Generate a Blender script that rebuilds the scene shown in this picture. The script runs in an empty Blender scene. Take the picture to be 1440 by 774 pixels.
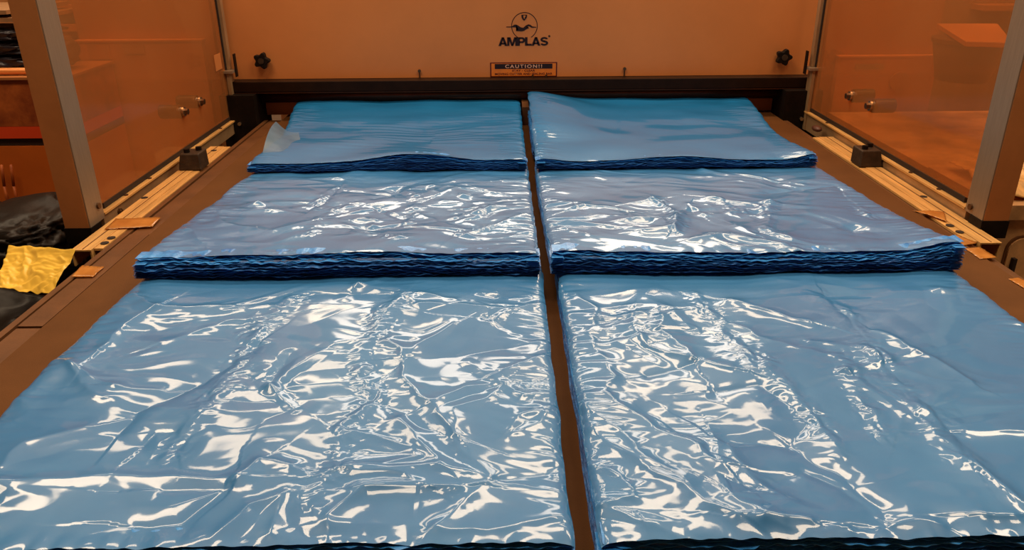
import bpy, bmesh, math, random
import numpy as np
from mathutils import Vector, Matrix
random.seed(7)
C = bpy.context.scene.collection
sc = bpy.context.scene
PI = math.pi

# ------------------------------------------------------------------ camera
F = 1100.0
TH = math.atan(486 / F)            # tilt below the horizon
H = 0.6                            # camera height above the table (table top is z = 0)
YAW = 0.0083
ROLL = math.radians(0.4)
cam_d = bpy.data.cameras.new('camera')
cam_d.sensor_width = 36.0
cam_d.lens = F / 1440 * 36
cam_d.clip_start = 0.02
cam = bpy.data.objects.new('camera', cam_d)
C.objects.link(cam)
cam.location = (0, 0, H)
fwd = Vector((0, math.cos(TH), -math.sin(TH)))
upv = Vector((0, math.sin(TH), math.cos(TH)))
rgt = Vector((1, 0, 0))
M3 = Matrix((rgt, upv, -fwd)).transposed()
Rz = Matrix.Rotation(-YAW, 3, 'Z')
Rr = Matrix.Rotation(-ROLL, 3, 'Z')
cam.rotation_euler = (Rz @ M3 @ Rr).to_euler()
sc.camera = cam

# ------------------------------------------------------------------ exposure, world, lamps
sc.view_settings.view_transform = 'Standard'
sc.view_settings.look = 'None'
sc.view_settings.gamma = 1
sc.view_settings.use_curve_mapping = False
sc.view_settings.exposure = -0.15
w = bpy.data.worlds.new('world'); sc.world = w; w.use_nodes = True
w.node_tree.nodes['Background'].inputs[0].default_value = (1, .75, .5, 1)
w.node_tree.nodes['Background'].inputs[1].default_value = 0.15

def area(name, loc, sx, sy, power, col, rot=(0, 0, 0)):
    d = bpy.data.lights.new(name, 'AREA'); d.shape = 'RECTANGLE'
    d.size = sx; d.size_y = sy; d.energy = power; d.color = col
    o = bpy.data.objects.new(name, d); C.objects.link(o)
    o.location = loc; o.rotation_euler = rot
    return o
WARM = (1, .75, .50)
for (x, y) in ((-1.5, 5.6), (1.1, 5.6), (-1.5, 4.1), (1.1, 4.1), (-1.9, 2.5), (0.3, 2.7), (2.1, 2.5), (-.9, 1.0), (1.3, .8)):
    area('ceiling_lamp', (x, y, 2.55), 1.4, .50, 36 if y < 3 else 24, WARM)
area('roof_light', (0.2, 7.0, 2.5), 4.0, 1.4, 130, (1, .82, .64))

# ------------------------------------------------------------------ placing helpers (pixel -> point on a real plane)
def ray(px, py):
    a = px - 720; b = 387 - py
    c, s = math.cos(ROLL), math.sin(ROLL)
    a, b = a * c + b * s, -a * s + b * c
    d = (a / F, math.cos(TH) + b / F * math.sin(TH), -math.sin(TH) + b / F * math.cos(TH))
    c, s = math.cos(YAW), math.sin(YAW)
    return (d[0] * c + d[1] * s, -d[0] * s + d[1] * c, d[2])
def on_z(px, py, z=0.0):
    d = ray(px, py); t = (z - H) / d[2]; return Vector((d[0] * t, d[1] * t, z))
def on_y(px, py, y):
    d = ray(px, py); t = y / d[1]; return Vector((d[0] * t, y, H + d[2] * t))
def on_x(px, py, x):
    d = ray(px, py); t = x / d[0]; return Vector((x, d[1] * t, H + d[2] * t))

# ------------------------------------------------------------------ materials; the orange cast of the light is put into most base colours
def mat(name, col, rough=.5, metal=0, noise=0, nscale=20, bump=0, bscale=60, coat=0, spec=.5, col2=None, stretch=None):
    m = bpy.data.materials.new(name); m.use_nodes = True
    nt = m.node_tree; b = nt.nodes['Principled BSDF']
    b.inputs['Base Color'].default_value = (*col, 1)
    b.inputs['Roughness'].default_value = rough
    b.inputs['Metallic'].default_value = metal
    b.inputs['Specular IOR Level'].default_value = spec
    b.inputs['Coat Weight'].default_value = coat
    b.inputs['Coat Roughness'].default_value = .06
    tc = nt.nodes.new('ShaderNodeTexCoord'); mp = nt.nodes.new('ShaderNodeMapping')
    nt.links.new(tc.outputs['Object'], mp.inputs[0])
    if stretch: mp.inputs['Scale'].default_value = stretch
    if noise or col2:
        n = nt.nodes.new('ShaderNodeTexNoise'); n.inputs['Scale'].default_value = nscale
        n.inputs['Detail'].default_value = 6; n.inputs['Roughness'].default_value = .65
        nt.links.new(mp.outputs[0], n.inputs['Vector'])
        r = nt.nodes.new('ShaderNodeValToRGB')
        c2 = col2 if col2 else tuple(c * (1 - noise) for c in col)
        c1 = col if col2 else tuple(min(1, c * (1 + noise)) for c in col)
        r.color_ramp.elements[0].position = .35; r.color_ramp.elements[1].position = .65
        r.color_ramp.elements[0].color = (*c2, 1); r.color_ramp.elements[1].color = (*c1, 1)
        nt.links.new(n.outputs[0], r.inputs[0]); nt.links.new(r.outputs[0], b.inputs['Base Color'])
    if bump:
        n = nt.nodes.new('ShaderNodeTexNoise'); n.inputs['Scale'].default_value = bscale
        n.inputs['Detail'].default_value = 4
        nt.links.new(mp.outputs[0], n.inputs['Vector'])
        bp = nt.nodes.new('ShaderNodeBump'); bp.inputs['Strength'].default_value = bump
        bp.inputs['Distance'].default_value = .004
        nt.links.new(n.outputs[0], bp.inputs['Height']); nt.links.new(bp.outputs[0], b.inputs['Normal'])
    return m

def see_through(name, tint, body, alpha, rough=.15, haze=.5, tscale=6):
    """clear sheet: transparent with haze of dust and painted-in light, and a gloss"""
    m = bpy.data.materials.new(name); m.use_nodes = True
    nt = m.node_tree; b = nt.nodes['Principled BSDF']; out = nt.nodes['Material Output']
    b.inputs['Base Color'].default_value = (*body, 1); b.inputs['Roughness'].default_value = rough
    tr = nt.nodes.new('ShaderNodeBsdfTransparent'); tr.inputs[0].default_value = (*tint, 1)
    mix = nt.nodes.new('ShaderNodeMixShader')
    n = nt.nodes.new('ShaderNodeTexNoise'); n.inputs['Scale'].default_value = tscale; n.inputs['Detail'].default_value = 5
    tc = nt.nodes.new('ShaderNodeTexCoord'); nt.links.new(tc.outputs['Object'], n.inputs['Vector'])
    mr = nt.nodes.new('ShaderNodeMapRange')
    mr.inputs['From Min'].default_value = .3; mr.inputs['From Max'].default_value = .7
    mr.inputs['To Min'].default_value = alpha * (1 - haze); mr.inputs['To Max'].default_value = min(1, alpha * (1 + haze))
    nt.links.new(n.outputs[0], mr.inputs[0]); nt.links.new(mr.outputs[0], mix.inputs[0])
    nt.links.new(tr.outputs[0], mix.inputs[1]); nt.links.new(b.outputs[0], mix.inputs[2])
    nt.links.new(mix.outputs[0], out.inputs[0])
    return m

def film(name, col, col2, rough, coat=1.0, bump=.04):
    m = mat(name, col, rough, 0, 0, 5, bump, 70, coat, .5, col2)
    b = m.node_tree.nodes['Principled BSDF']
    b.inputs['IOR'].default_value = 1.45; b.inputs['Coat IOR'].default_value = 1.5
    b.inputs['Coat Roughness'].default_value = .07
    return m

M = {}
M['film'] = film('blue_film', (.032, .19, .48), (.046, .23, .54), .40)
M['film_dark_reflection'] = film('blue_film_dark_reflection', (.010, .165, .43), (.014, .19, .48), .38, .7, .02)  # deeper blue for the far row: dark reflections put into the colour
M['film_dark_reflection'].node_tree.nodes['Principled BSDF'].inputs['Specular IOR Level'].default_value = .25
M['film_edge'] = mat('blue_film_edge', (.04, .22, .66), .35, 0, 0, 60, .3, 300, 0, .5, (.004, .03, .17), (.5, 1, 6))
M['film_edge_lit'] = mat('blue_film_edge_lit', (.06, .36, .92), .32, 0, 0, 40, .3, 200, .15, .5, (.01, .15, .52), (.6, 1, 5))  # same film, light on the upper sheets put into a paler blue
M['film_flap'] = see_through('blue_film_flap', (.4, .65, .9), (.13, .25, .40), .6, .3, .3, 9)
M['panel'] = mat('pale_paint_orange_light', (.66, .235, .068), .42, 0, .06, 3, .02, 200)  # pale paint with the orange light mixed into its colour
M['cream'] = mat('cream_paint', (.50, .20, .07), .5, 0, .12, 4, .05, 80)
M['belt'] = mat('brown_belt', (.12, .048, .014), .7, 0, .10, 7, .15, 500, 0, .12)
M['strip'] = mat('worn_brown_metal', (.15, .062, .022), .45, .2, .2, 9, .1, 200, 0, .4)
M['beam'] = mat('dark_brown_steel', (.018, .007, .003), .45, 0, .2, 20, .05, 100, 0, .15)
M['black'] = mat('black_rubber', (.010, .006, .004), .55, 0, .3, 30, .1, 200, 0, .15)
M['roller'] = mat('dark_roller', (.09, .03, .012), .28, .6, .2, 10)
M['alu'] = mat('brushed_aluminium', (.34, .25, .17), .42, .4, .08, 30, .05, 200, 0, .5, None, (8, 8, .5))
M['alu_face'] = mat('warm_lit_frame', (.48, .18, .055), .42, .1, .08, 12)  # aluminium face, orange light put into its colour
M['frame'] = mat('dull_door_frame', (.42, .26, .13), .42, .3, .15, 10, .05, 100)
M['rail'] = mat('pale_yellow_rail', (.66, .37, .12), .5, .1, .22, 5, .05, 90, 0, .5, None, (14, 1, 14))
M['dark'] = mat('dark_seal_and_shade', (.02, .009, .005), .7)  # shade of gaps, slots and holes put into colour; also dark seals
M['block'] = mat('dark_clamp_iron', (.05, .032, .02), .45, .3, .3, 40, .2, 120)
M['bolt'] = mat('bright_bolt', (.6, .45, .3), .25, .9)
M['bolt_dark'] = mat('dull_bolt', (.16, .09, .05), .35, .8)
M['plexi'] = see_through('orange_lit_acrylic', (.80, .56, .36), (.66, .28, .09), .32, .10, .2, 3)  # clear sheet; orange light put into its tint and haze
M['tape'] = see_through('orange_packing_tape', (.9, .6, .3), (.62, .26, .06), .75, .12, .25, 25)
M['ink'] = mat('black_ink', (.018, .004, .004), .4)
M['red_ink'] = mat('dark_red_ink', (.10, .006, .004), .4)
M['label'] = mat('orange_label', (.80, .22, .02), .35, 0, .08, 40)
M['label_pale'] = mat('pale_label_print', (.75, .42, .30), .4)
M['rust'] = mat('scratched_rust_paint', (.52, .13, .025), .5, 0, 0, 14, .2, 30, 0, .4, (.25, .05, .012))
M['orange'] = mat('burnt_orange_paint', (.62, .14, .015), .42, 0, .10, 3, .03, 60)
M['red'] = mat('red_band_paint', (.80, .07, .015), .4)
M['wrap'] = mat('dark_blue_black_wrap', (.018, .014, .02), .35, 0, .4, 30, .5, 60)
M['copper'] = mat('orange_tube', (.75, .27, .07), .3, .3)
M['teal'] = mat('grey_teal_plastic', (.10, .14, .13), .5, 0, .1, 4)
M['card'] = mat('cardboard', (.34, .17, .07), .7, 0, .15, 20)
M['yellow'] = mat('yellow_sheet', (.95, .60, .075), .38, 0, .05, 6, .1, 60)
M['bag_black'] = mat('black_plastic', (.012, .008, .006), .42, 0, 0, 5, .3, 40, 0, .2)
M['floor'] = mat('worn_concrete', (.10, .055, .03), .6, 0, .3, 3)
M['wall'] = mat('warm_wall', (.38, .27, .18), .8, 0, .1, 2)
M['ceil'] = mat('ceiling_sheet', (.72, .62, .50), .7, 0, .1, 1)
M['beige'] = mat('beige_machine_paint', (.62, .34, .14), .45, 0, .35, 9, .05, 70)
M['brick_dark'] = mat('dark_plastic_bin', (.10, .035, .02), .5)

# ------------------------------------------------------------------ mesh helpers
def link(name, bm, m, parent=None, smooth=False, bevel=0):
    me = bpy.data.meshes.new(name)
    if bevel:
        bmesh.ops.bevel(bm, geom=[e for e in bm.edges if len(e.link_faces) == 2 and e.calc_face_angle(0) > .6],
                        offset=bevel, segments=2, affect='EDGES', profile=.5)
    bm.to_mesh(me); bm.free()
    o = bpy.data.objects.new(name, me); C.objects.link(o)
    me.materials.append(m)
    if smooth:
        for p in me.polygons: p.use_smooth = True
    if parent:
        o.parent = parent
        o.matrix_parent_inverse = Matrix.Translation(-parent.location)
    return o
def box(bm, a, b):
    x0, y0, z0 = [min(a[i], b[i]) for i in range(3)]; x1, y1, z1 = [max(a[i], b[i]) for i in range(3)]
    v = [bm.verts.new(p) for p in ((x0,y0,z0),(x1,y0,z0),(x1,y1,z0),(x0,y1,z0),(x0,y0,z1),(x1,y0,z1),(x1,y1,z1),(x0,y1,z1))]
    for f in ((3,2,1,0),(4,5,6,7),(0,1,5,4),(1,2,6,5),(2,3,7,6),(3,0,4,7)): bm.faces.new([v[i] for i in f])
def prism(bm, pts, d):
    """closed polygon (list of Vector) pushed along d"""
    d = Vector(d); a = [bm.verts.new(p) for p in pts]; b = [bm.verts.new(Vector(p) + d) for p in pts]
    bm.faces.new(a); bm.faces.new(b[::-1]); n = len(a)
    for i in range(n): bm.faces.new((a[i], b[i], b[(i+1) % n], a[(i+1) % n])[::-1])
    bmesh.ops.recalc_face_normals(bm, faces=bm.faces)
def cyl(bm, p, q, r, n=20, r2=None):
    p = Vector(p); q = Vector(q); ax = (q - p); L = ax.length; ax.normalize()
    rot = ax.to_track_quat('Z', 'Y').to_matrix().to_4x4()
    bmesh.ops.create_cone(bm, cap_ends=True, segments=n, radius1=r, radius2=r if r2 is None else r2, depth=L,
                          matrix=Matrix.Translation((p + q) / 2) @ rot)
def B(): return bmesh.new()
def thing(name, label, cat, loc=(0, 0, 0), group=None):
    o = bpy.data.objects.new(name, None); C.objects.link(o)
    o.empty_display_size = .05
    o.location = loc; o['label'] = label; o['category'] = cat
    if group: o['group'] = group
    return o
def tag(o, label, cat, group=None):
    o['label'] = label; o['category'] = cat
    if group: o['group'] = group
    return o
def boxo(name, a, b, m, parent=None, bevel=0):
    bm = B(); box(bm, a, b); return link(name, bm, m, parent, bevel=bevel)
def struct(name, a, b, m):
    o = boxo(name, a, b, m); o['kind'] = 'structure'; return o

# ------------------------------------------------------------------ room shell
FL = -0.9
struct('floor', (-4.5, -2.5, FL - .05), (4.5, 9, FL), M['floor'])
struct('ceiling', (-4.5, -2.5, 2.7), (4.5, 9, 2.75), M['ceil'])
struct('wall_back', (-4.5, 9, FL), (4.5, 9.1, 2.7), M['wall'])
struct('wall_front', (-4.5, -2.6, FL), (4.5, -2.5, 2.7), M['wall'])
struct('wall_left', (-4.6, -2.5, FL), (-4.5, 9, 2.7), M['wall'])
struct('wall_right', (4.5, -2.5, FL), (4.6, 9, 2.7), M['wall'])

# ------------------------------------------------------------------ conveyor table
table = thing('conveyor_table', 'long flat conveyor table with brown belt under the blue film stacks', 'conveyor', (0, 1.5, FL))
boxo('belt', (-.772, .1, -.03), (.947, 2.98, 0), M['belt'], table, .002)
boxo('table_body', (-.80, .12, -.20), (.95, 2.95, -.031), M['strip'], table)
for x in (-.74, .95):
    for y in (.25, 2.6): boxo('leg', (x - .04, y - .04, FL), (x + .04, y + .04, -.201), M['strip'], table)
# left edge: pale worn strips in three lengths, a groove and a raised lip
for y0, y1, z in ((.1, 1.165, -.003), (1.169, 1.60, -.001), (1.604, 2.72, -.003)):
    boxo('side_strip', (-.8165, y0, -.03), (-.775, y1, z), M['strip'], table, .001)
boxo('groove', (-.822, .1, -.03), (-.817, 2.72, -.012), M['dark'], table)
boxo('side_lip', (-.8355, .1, -.06), (-.8225, 2.72, -.002), M['strip'], table, .0015)
boxo('groove', (.9475, .1, -.03), (.9525, 2.72, -.010), M['dark'], table)
boxo('side_lip', (.953, .1, -.06), (.972, 2.72, -.006), M['strip'], table, .0015)

# ------------------------------------------------------------------ machine at the back
YM = 2.75
mach = thing('bag_machine', 'wide white machine head in orange light with dark beam above blue film', 'machine', (.07, 2.9, FL))
pl = -.955; pr = 1.075
bm = B(); box(bm, (pl, YM, .134), (pr, YM + .022, .50))
link('cover_panel', bm, M['panel'], mach, bevel=.004)
boxo('cover_top', (pl, YM + .023, .48), (pr, 3.30, .50), M['panel'], mach)
boxo('rear_housing', (pl + .01, 3.31, -.85), (pr - .01, 3.6, .48), M['cream'], mach)
# dark beam below the cover: top bar, recessed web and lower nip bar
bm = B()
prism(bm, [Vector((pl + .01, 2.70, .133)), Vector((pl + .01, 2.70, .098)), Vector((pl + .01, 2.715, .092)), Vector((pl + .01, 2.78, .092)), Vector((pl + .01, 2.78, .133))], (pr - pl - .02, 0, 0))
link('beam', bm, M['beam'], mach, bevel=.002)
boxo('beam_glint', (pl + .04, 2.696, .0945), (pr - .04, 2.6995, .0965), M['roller'], mach)  # thin lighter strip standing for the highlight line along the beam
bm = B(); cyl(bm, (pl + .03, 2.745, .078), (pr - .03, 2.745, .078), .024, 32)
link('roller', bm, M['roller'], mach, True)
bm = B(); box(bm, (pl + .03, 2.775, .054), (pr - .03, 2.80, .09))
link('nip_bar', bm, M['beam'], mach)
for s, xa, xb in ((0, pl - .005, -.845), (1, .955, pr + .005)):
    bm = B()
    box(bm, (xa, 2.66, -.10), (xb, 2.84, .094))
    o = link('side_housing', bm, M['black'], mach, bevel=.004)
    xm = (xa + xb) / 2
    bm = B(); cyl(bm, (xm, 2.662, .0), (xm, 2.652, .0), .006, 12); link('bolt', bm, M['bolt'], o)
for xa, xb in ((-.845, -.60), (.80, .955)):
    boxo('infeed_plate', (xa, 2.79, .0015), (xb, 2.80, .050), M['panel'], mach)
boxo('infeed_shade', (-.845, 2.93, -.02), (.955, 2.95, .11), M['dark'], mach)  # dark board standing for the shade deep under the roller
bm = B(); cyl(bm, (-.84, 2.88, .015), (.95, 2.88, .015), .013, 24); link('lower_roller', bm, M['roller'], mach, True)

# star knobs
def star_knob(cx, cz):
    bm = B()
    pts = []
    for i in range(60):
        a = 2 * PI * i / 60 + .3
        r = .0235 + .0045 * math.cos(5 * a)
        pts.append(Vector((cx + r * math.cos(a), YM - .012, cz + r * math.sin(a))))
    prism(bm, pts, (0, -.022, 0))
    k = link('star_knob', bm, M['black'], mach, bevel=.0025)
    bm = B(); cyl(bm, (cx, YM, cz), (cx, YM - .012, cz), .012, 16); link('knob_collar', bm, M['black'], k)
    bm = B(); cyl(bm, (cx, YM - .034, cz), (cx, YM - .037, cz), .010, 16); link('knob_cap', bm, M['block'], k)
kp = on_y(371, 84, YM); star_knob(kp.x, kp.z)
kp = on_y(1099, 79, YM); star_knob(kp.x, kp.z)
# two little upright latch pins, two notches
for px, py, h in ((590, 101, .030), (878, 99, .032)):
    p = on_y(px, py, YM)
    bm = B(); cyl(bm, (p.x, YM - .004, .134), (p.x, YM - .004, .134 + h * .8), .0025, 8)
    cyl(bm, (p.x, YM - .001, .134 + h * .8), (p.x, YM - .010, .134 + h * .8), .0052, 10)
    link('latch_pin', bm, M['bolt_dark'], mach)
for px in (749, 768):
    p = on_y(px, 109, YM)
    bm = B(); cyl(bm, (p.x, YM - .004, .134), (p.x, YM - .004, .142), .003, 8); link('pin_stub', bm, M['bolt_dark'], mach)
# hairline dent row and drip marks are left to the paint

# logo -----------------------------------------------------------------
def text_mesh(name, s, size, x, z, width, m, parent, y=YM - .0012, bold=0, space=1.0, height=None):
    cu = bpy.data.curves.new(name, 'FONT'); cu.body = s; cu.size = size; cu.offset = bold
    cu.align_x = 'CENTER'; cu.space_character = space; cu.extrude = .0
    tmp = bpy.data.objects.new('tmp', cu); C.objects.link(tmp)
    dg = bpy.context.evaluated_depsgraph_get()
    me = bpy.data.meshes.new_from_object(tmp.evaluated_get(dg))
    bpy.data.objects.remove(tmp)
    xs = [v.co.x for v in me.vertices]; ys = [v.co.y for v in me.vertices]
    kx = width / (max(xs) - min(xs)); cx = (max(xs) + min(xs)) / 2
    kz = (height / (max(ys) - min(ys))) if height else kx
    y0 = min(ys)
    for v in me.vertices:
        v.co = Vector((x + (v.co.x - cx) * kx, y, z + (v.co.y - y0) * kz))
    o = bpy.data.objects.new(name, me); C.objects.link(o); me.materials.clear(); me.materials.append(m)
    o.parent = parent
    o.matrix_parent_inverse = Matrix.Translation(-parent.location)
    return o
a = on_y(701, 64.5, YM); b = on_y(771, 52, YM)
def heavy_letters(x0, z0, wd, ht, m, parent):
    def arc(cx, cy, rx, ry, a0, a1, th, n=14):
        o = []; i_ = []
        for k in range(n + 1):
            a = math.radians(a0 + (a1 - a0) * k / n)
            o.append((cx + rx * math.cos(a), cy + ry * math.sin(a))); i_.append((cx + (rx - th) * math.cos(a), cy + (ry - th * .85) * math.sin(a)))
        return [[o[k], o[k + 1], i_[k + 1], i_[k]] for k in range(n)]
    G = {'A': (.98, [[(0,0),(.28,0),(.54,.80),(.62,1),(.36,1)], [(.98,0),(.70,0),(.44,.80),(.36,1),(.62,1)], [(.22,.18),(.76,.18),(.76,.36),(.22,.36)]]),
         'M': (1.14, [[(0,0),(.25,0),(.25,1),(0,1)], [(.89,0),(1.14,0),(1.14,1),(.89,1)], [(.08,1),(.38,1),(.66,0),(.46,0)], [(1.06,1),(.76,1),(.48,0),(.68,0)]]),
         'P': (.86, [[(0,0),(.28,0),(.28,1),(0,1)], [(.2,1),(.52,1),(.52,.79),(.2,.79)], [(.2,.53),(.52,.53),(.52,.32),(.2,.32)]] + arc(.52, .66, .34, .34, -90, 90, .25)),
         'L': (.74, [[(0,0),(.28,0),(.28,1),(0,1)], [(.2,0),(.74,0),(.74,.23),(.2,.23)]]),
         'S': (.88, arc(.44, .71, .42, .30, 15, 270, .24) + arc(.44, .29, .44, .30, 90, -165, .24) + [[(.40,.41),(.48,.41),(.48,.62),(.40,.62)]])}
    tot = sum(G[c][0] for c in 'AMPLAS') - .02 * 5; k = wd / tot; cur = 0
    for i, c in enumerate('AMPLAS'):
        bm = B()
        for pl_ in G[c][1]:
            bm.faces.new([bm.verts.new((x0 + (cur + p[0]) * k, YM - .0012, z0 + p[1] * ht)) for p in pl_])
        link('letter', bm, m, parent); cur += G[c][0] - .02
heavy_letters(a.x, a.z, b.x - a.x, b.z - a.z, M['ink'], mach)
def ring(cx, cz, r, wd, a0=0, a1=2 * PI, n=72, y=YM - .001):
    bm = B(); prev = None
    for i in range(n + 1):
        a = a0 + (a1 - a0) * i / n
        p = bm.verts.new((cx + (r - wd) * math.cos(a), y, cz + (r - wd) * math.sin(a)))
        q = bm.verts.new((cx + (r + wd) * math.cos(a), y, cz + (r + wd) * math.sin(a)))
        if prev: bm.faces.new((prev[0], prev[1], q, p))
        prev = (p, q)
    return bm
c = on_y(737.5, 36.5, YM); e = on_y(755.5, 36.5, YM); R = e.x - c.x
link('logo_ring', ring(c.x, c.z, R, .0012, -1.02, PI + 1.02), M['ink'], mach)
def flat(pts, name, m, parent, y=YM - .0011):
    bm = B(); bm.faces.new([bm.verts.new((p[0], y, p[1])) for p in pts]); bmesh.ops.triangulate(bm, faces=bm.faces[:])
    return link(name, bm, m, parent)
def zp(px, py):   # point of the zoomed logo crop (13.34 x) on the cover
    p = on_y(695 + px / 13.34, 12 + py / 13.34, YM); return (p.x, p.z)
flat([zp(*p) for p in ((225,338),(330,335),(375,303),(410,300),(450,318),(500,352),(545,360),(590,318),(640,295),(680,305),(715,335),(790,345),(785,356),(700,358),(660,332),(620,335),(600,352),(655,365),(600,388),(560,415),(520,425),(410,420),(425,405),(450,400),(445,375),(400,350),(360,350),(225,352))], 'logo_bird', M['ink'], mach, YM - .0014)
sh = flat([zp(*p) for p in ((510,115),(618,115),(612,165),(590,200),(562,228),(532,200),(512,165))], 'logo_shield', M['ink'], mach, YM - .0014)
flat([zp(*p) for p in ((545,130),(590,130),(588,150),(572,150),(572,190),(555,185))], 'shield_mark', M['panel'], sh, YM - .0018)
link('registered_mark', ring(zp(1032, 518)[0], zp(1032, 518)[1], .0022, .0013, n=16), M['ink'], mach)
# caution label
a = on_y(689.5, 108.3, YM); b = on_y(783.5, 87.2, YM)
lab = boxo('caution_label', (a.x, YM - .0012, a.z), (b.x, YM, b.z), M['red_ink'], mach)
W_ = b.x - a.x; H_ = b.z - a.z
def lb(u0, v0, u1, v1, name, m, y):
    return boxo(name, (a.x + u0 * W_, y, a.z + v0 * H_), (a.x + u1 * W_, y + .0004, a.z + v1 * H_), m, lab)
lb(.018, .06, .982, .93, 'label_field', M['label'], YM - .0017)
lb(.07, .56, .93, .90, 'label_header', M['ink'], YM - .0022)
text_mesh('header_lettering', 'CAUTION!!', .03, a.x + .50 * W_, a.z + .61 * H_, .55 * W_, M['label_pale'], lab, YM - .0026, .0007, 1.3, .24 * H_)
text_mesh('label_lettering', 'STAY - CLEAR', .03, a.x + .50 * W_, a.z + .36 * H_, .34 * W_, M['red_ink'], lab, YM - .0022, .0009, 1.1, .15 * H_)
text_mesh('label_lettering', 'MOVING CUTTER AND SEALING BAR', .03, a.x + .50 * W_, a.z + .13 * H_, .86 * W_, M['red_ink'], lab, YM - .0022, .0009, 1.0, .15 * H_)

# ------------------------------------------------------------------ guard doors
def guard_door(side):
    if side < 0:
        X = -.925; yf = 1.64; yb = 2.70; ptop = .62
        d = thing('guard_door', 'left clear hinged guard door with grey aluminium front post', 'guard door', (X, 2.1, FL))
        s = -1
    else:
        X = 1.03; yf = 1.575; yb = 2.66; ptop = .62
        d = thing('guard_door', 'right clear hinged guard door, post ending in a black foot', 'guard door', (X, 2.1, FL))
        s = 1
    T = .024
    # front post: aluminium edge toward the table, wide warm face turned to the camera
    boxo('front_post', (X - s * .001, yf, .0 if s < 0 else .02), (X + s * .052, yf + .045, ptop), M['alu_face'], d, .002)
    boxo('post_edge', (X - s * .004, yf + .002, .0 if s < 0 else .02), (X - s * .0012, yf + .070, ptop), M['alu'], d, .0008)
    bm = B(); box(bm, (X - s * .006, yf - .002, -.035 if s < 0 else -.02), (X + s * .054, yf + .046, .0 if s < 0 else .0195))
    link('rubber_foot', bm, M['black'], d, bevel=.002)
    # bottom rail with pale top flange and dark sealing lip
    z0 = -.034; z1 = .006 if s < 0 else .022
    boxo('bottom_rail', (X, yf + .071, z0), (X + s * .018, yb, z1), M['frame'], d, .001)
    boxo('rail_flange', (X - s * .006, yf + .071, z1 + .0005), (X + s * .018, yb, z1 + .005), M['rail'], d, .001)
    boxo('seal_lip', (X + s * .008, yf + .10, z1 + .0055), (X + s * .016, yb - .02, z1 + .018), M['dark'], d)
    # acrylic sheet
    boxo('clear_panel', (X + s * .010, yf + .072, z1 + .0185), (X + s * .014, yb - .012, ptop), M['plexi'], d)
    # hinge post, two profile halves below the upper slim upright
    for k, (x0, x1, zz) in enumerate(((-.004, .006, .165), (.0085, .02, .165))):
        boxo('hinge_post', (X + s * x0 - (0), yb - .02 + k * .004, z0), (X + s * x1, yb + .02, zz), M['frame'], d, .001)
    boxo('hinge_cap', (X - s * .018, yb - .03, .166), (X + s * .022, yb + .02, .174), M['alu'], d, .001)
    boxo('upper_upright', (X - s * .004, yb - .004, .175), (X + s * .006, yb + .02, ptop), M['frame'], d, .001)
    boxo('upright_seal', (X + s * .0065, yb - .011, .175), (X + s * .012, yb + .02, ptop), M['dark'], d)
    boxo('hinge_lug', (X - s * .022, yb - .002, .150), (X - s * .0185, yb + .018, .225), M['black'], d)
    # bolts along the frame
    ys = (yf + .145, yf + .30, yf + .42) if s < 0 else (yf + .14,)
    for y in ys[:1]:
        bm = B(); cyl(bm, (X, y, -.012), (X - s * .006, y, -.012), .008, 12); cyl(bm, (X - s * .006, y, -.012), (X - s * .009, y, -.012), .005, 6)
        link('bolt', bm, M['bolt_dark'], d)
    for y in (yf + .20, yf + .34, yf + .9):
        bm = B(); cyl(bm, (X + s * .002, y, z1 + .005), (X + s * .002, y, z1 + .0075), .005, 10); link('rivet', bm, M['bolt_dark'], d)
    bm = B(); cyl(bm, (X - s * .0045, yf + .05, .035), (X - s * .009, yf + .05, .035), .007, 12); link('post_screw', bm, M['bolt_dark'], d)
    # rubber bumpers bolted through the acrylic
    bps = ((262, 157), (285, 143)) if s < 0 else ((1192, 135), (1220, 149))
    for px, py in bps:
        p = on_x(px, py, X)
        bm = B(); cyl(bm, (X + s * .0145, p.y, p.z), (X + s * .075, p.y, p.z), .020, 24)
        o = link('rubber_bumper', bm, M['block'], d, bevel=.002)
        bm = B(); cyl(bm, (X + s * .0095, p.y, p.z), (X + s * .004, p.y, p.z), .014, 16); link('washer', bm, M['bolt'], o)
        bm = B(); cyl(bm, (X + s * .004, p.y, p.z), (X - s * .006, p.y, p.z), .009, 6); link('bolt_head', bm, M['bolt_dark'], o)
    if s < 0:
        boxo('warning_label', (X + s * .0085, 2.60, .185), (X + s * .0095, 2.66, .235), M['panel'], d)
    return d
dl = guard_door(-1); dr = guard_door(1)

# ------------------------------------------------------------------ pale channel rails beside the table
def channel(name, x0, x1, y0, y1, z0, z1, label, open_front, holes):
    r = thing(name, label, 'rail', ((x0 + x1) / 2, (y0 + y1) / 2, z0))
    t = .003
    # channel part outboard, low flange with holes towards the table
    if open_front > 0: c0, c1, f0, f1 = x0, x1 - .019, x1 - .0185, x1
    else: c0, c1, f0, f1 = x0 + .019, x1, x0, x0 + .0185
    boxo('rail_top', (c0, y0, z1 - t), (c1, y1, z1), M['rail'], r, .0006)
    boxo('rail_side', (c0, y0 + .001, z0), (c0 + t, y1, z1 - t - .0002), M['rail'], r)
    boxo('rail_side', (c1 - t, y0 + .001, z0), (c1, y1, z1 - t - .0002), M['rail'], r)
    boxo('rail_flange', (f0, y0 + .012, z1 - .006), (f1, y1, z1 - .0012), M['rail'], r, .0006)
    boxo('rail_rib', ((c0 + c1) / 2 + .001, y0 + .004, z1), ((c0 + c1) / 2 + .003, y1 - .004, z1 + .0008), M['strip'], r)
    for hx, hy in holes:
        bm = B(); cyl(bm, (hx, hy, z1), (hx, hy, z1 + .0008), .0085, 14); link('rail_hole', bm, M['dark'], r)
    return r
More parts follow.
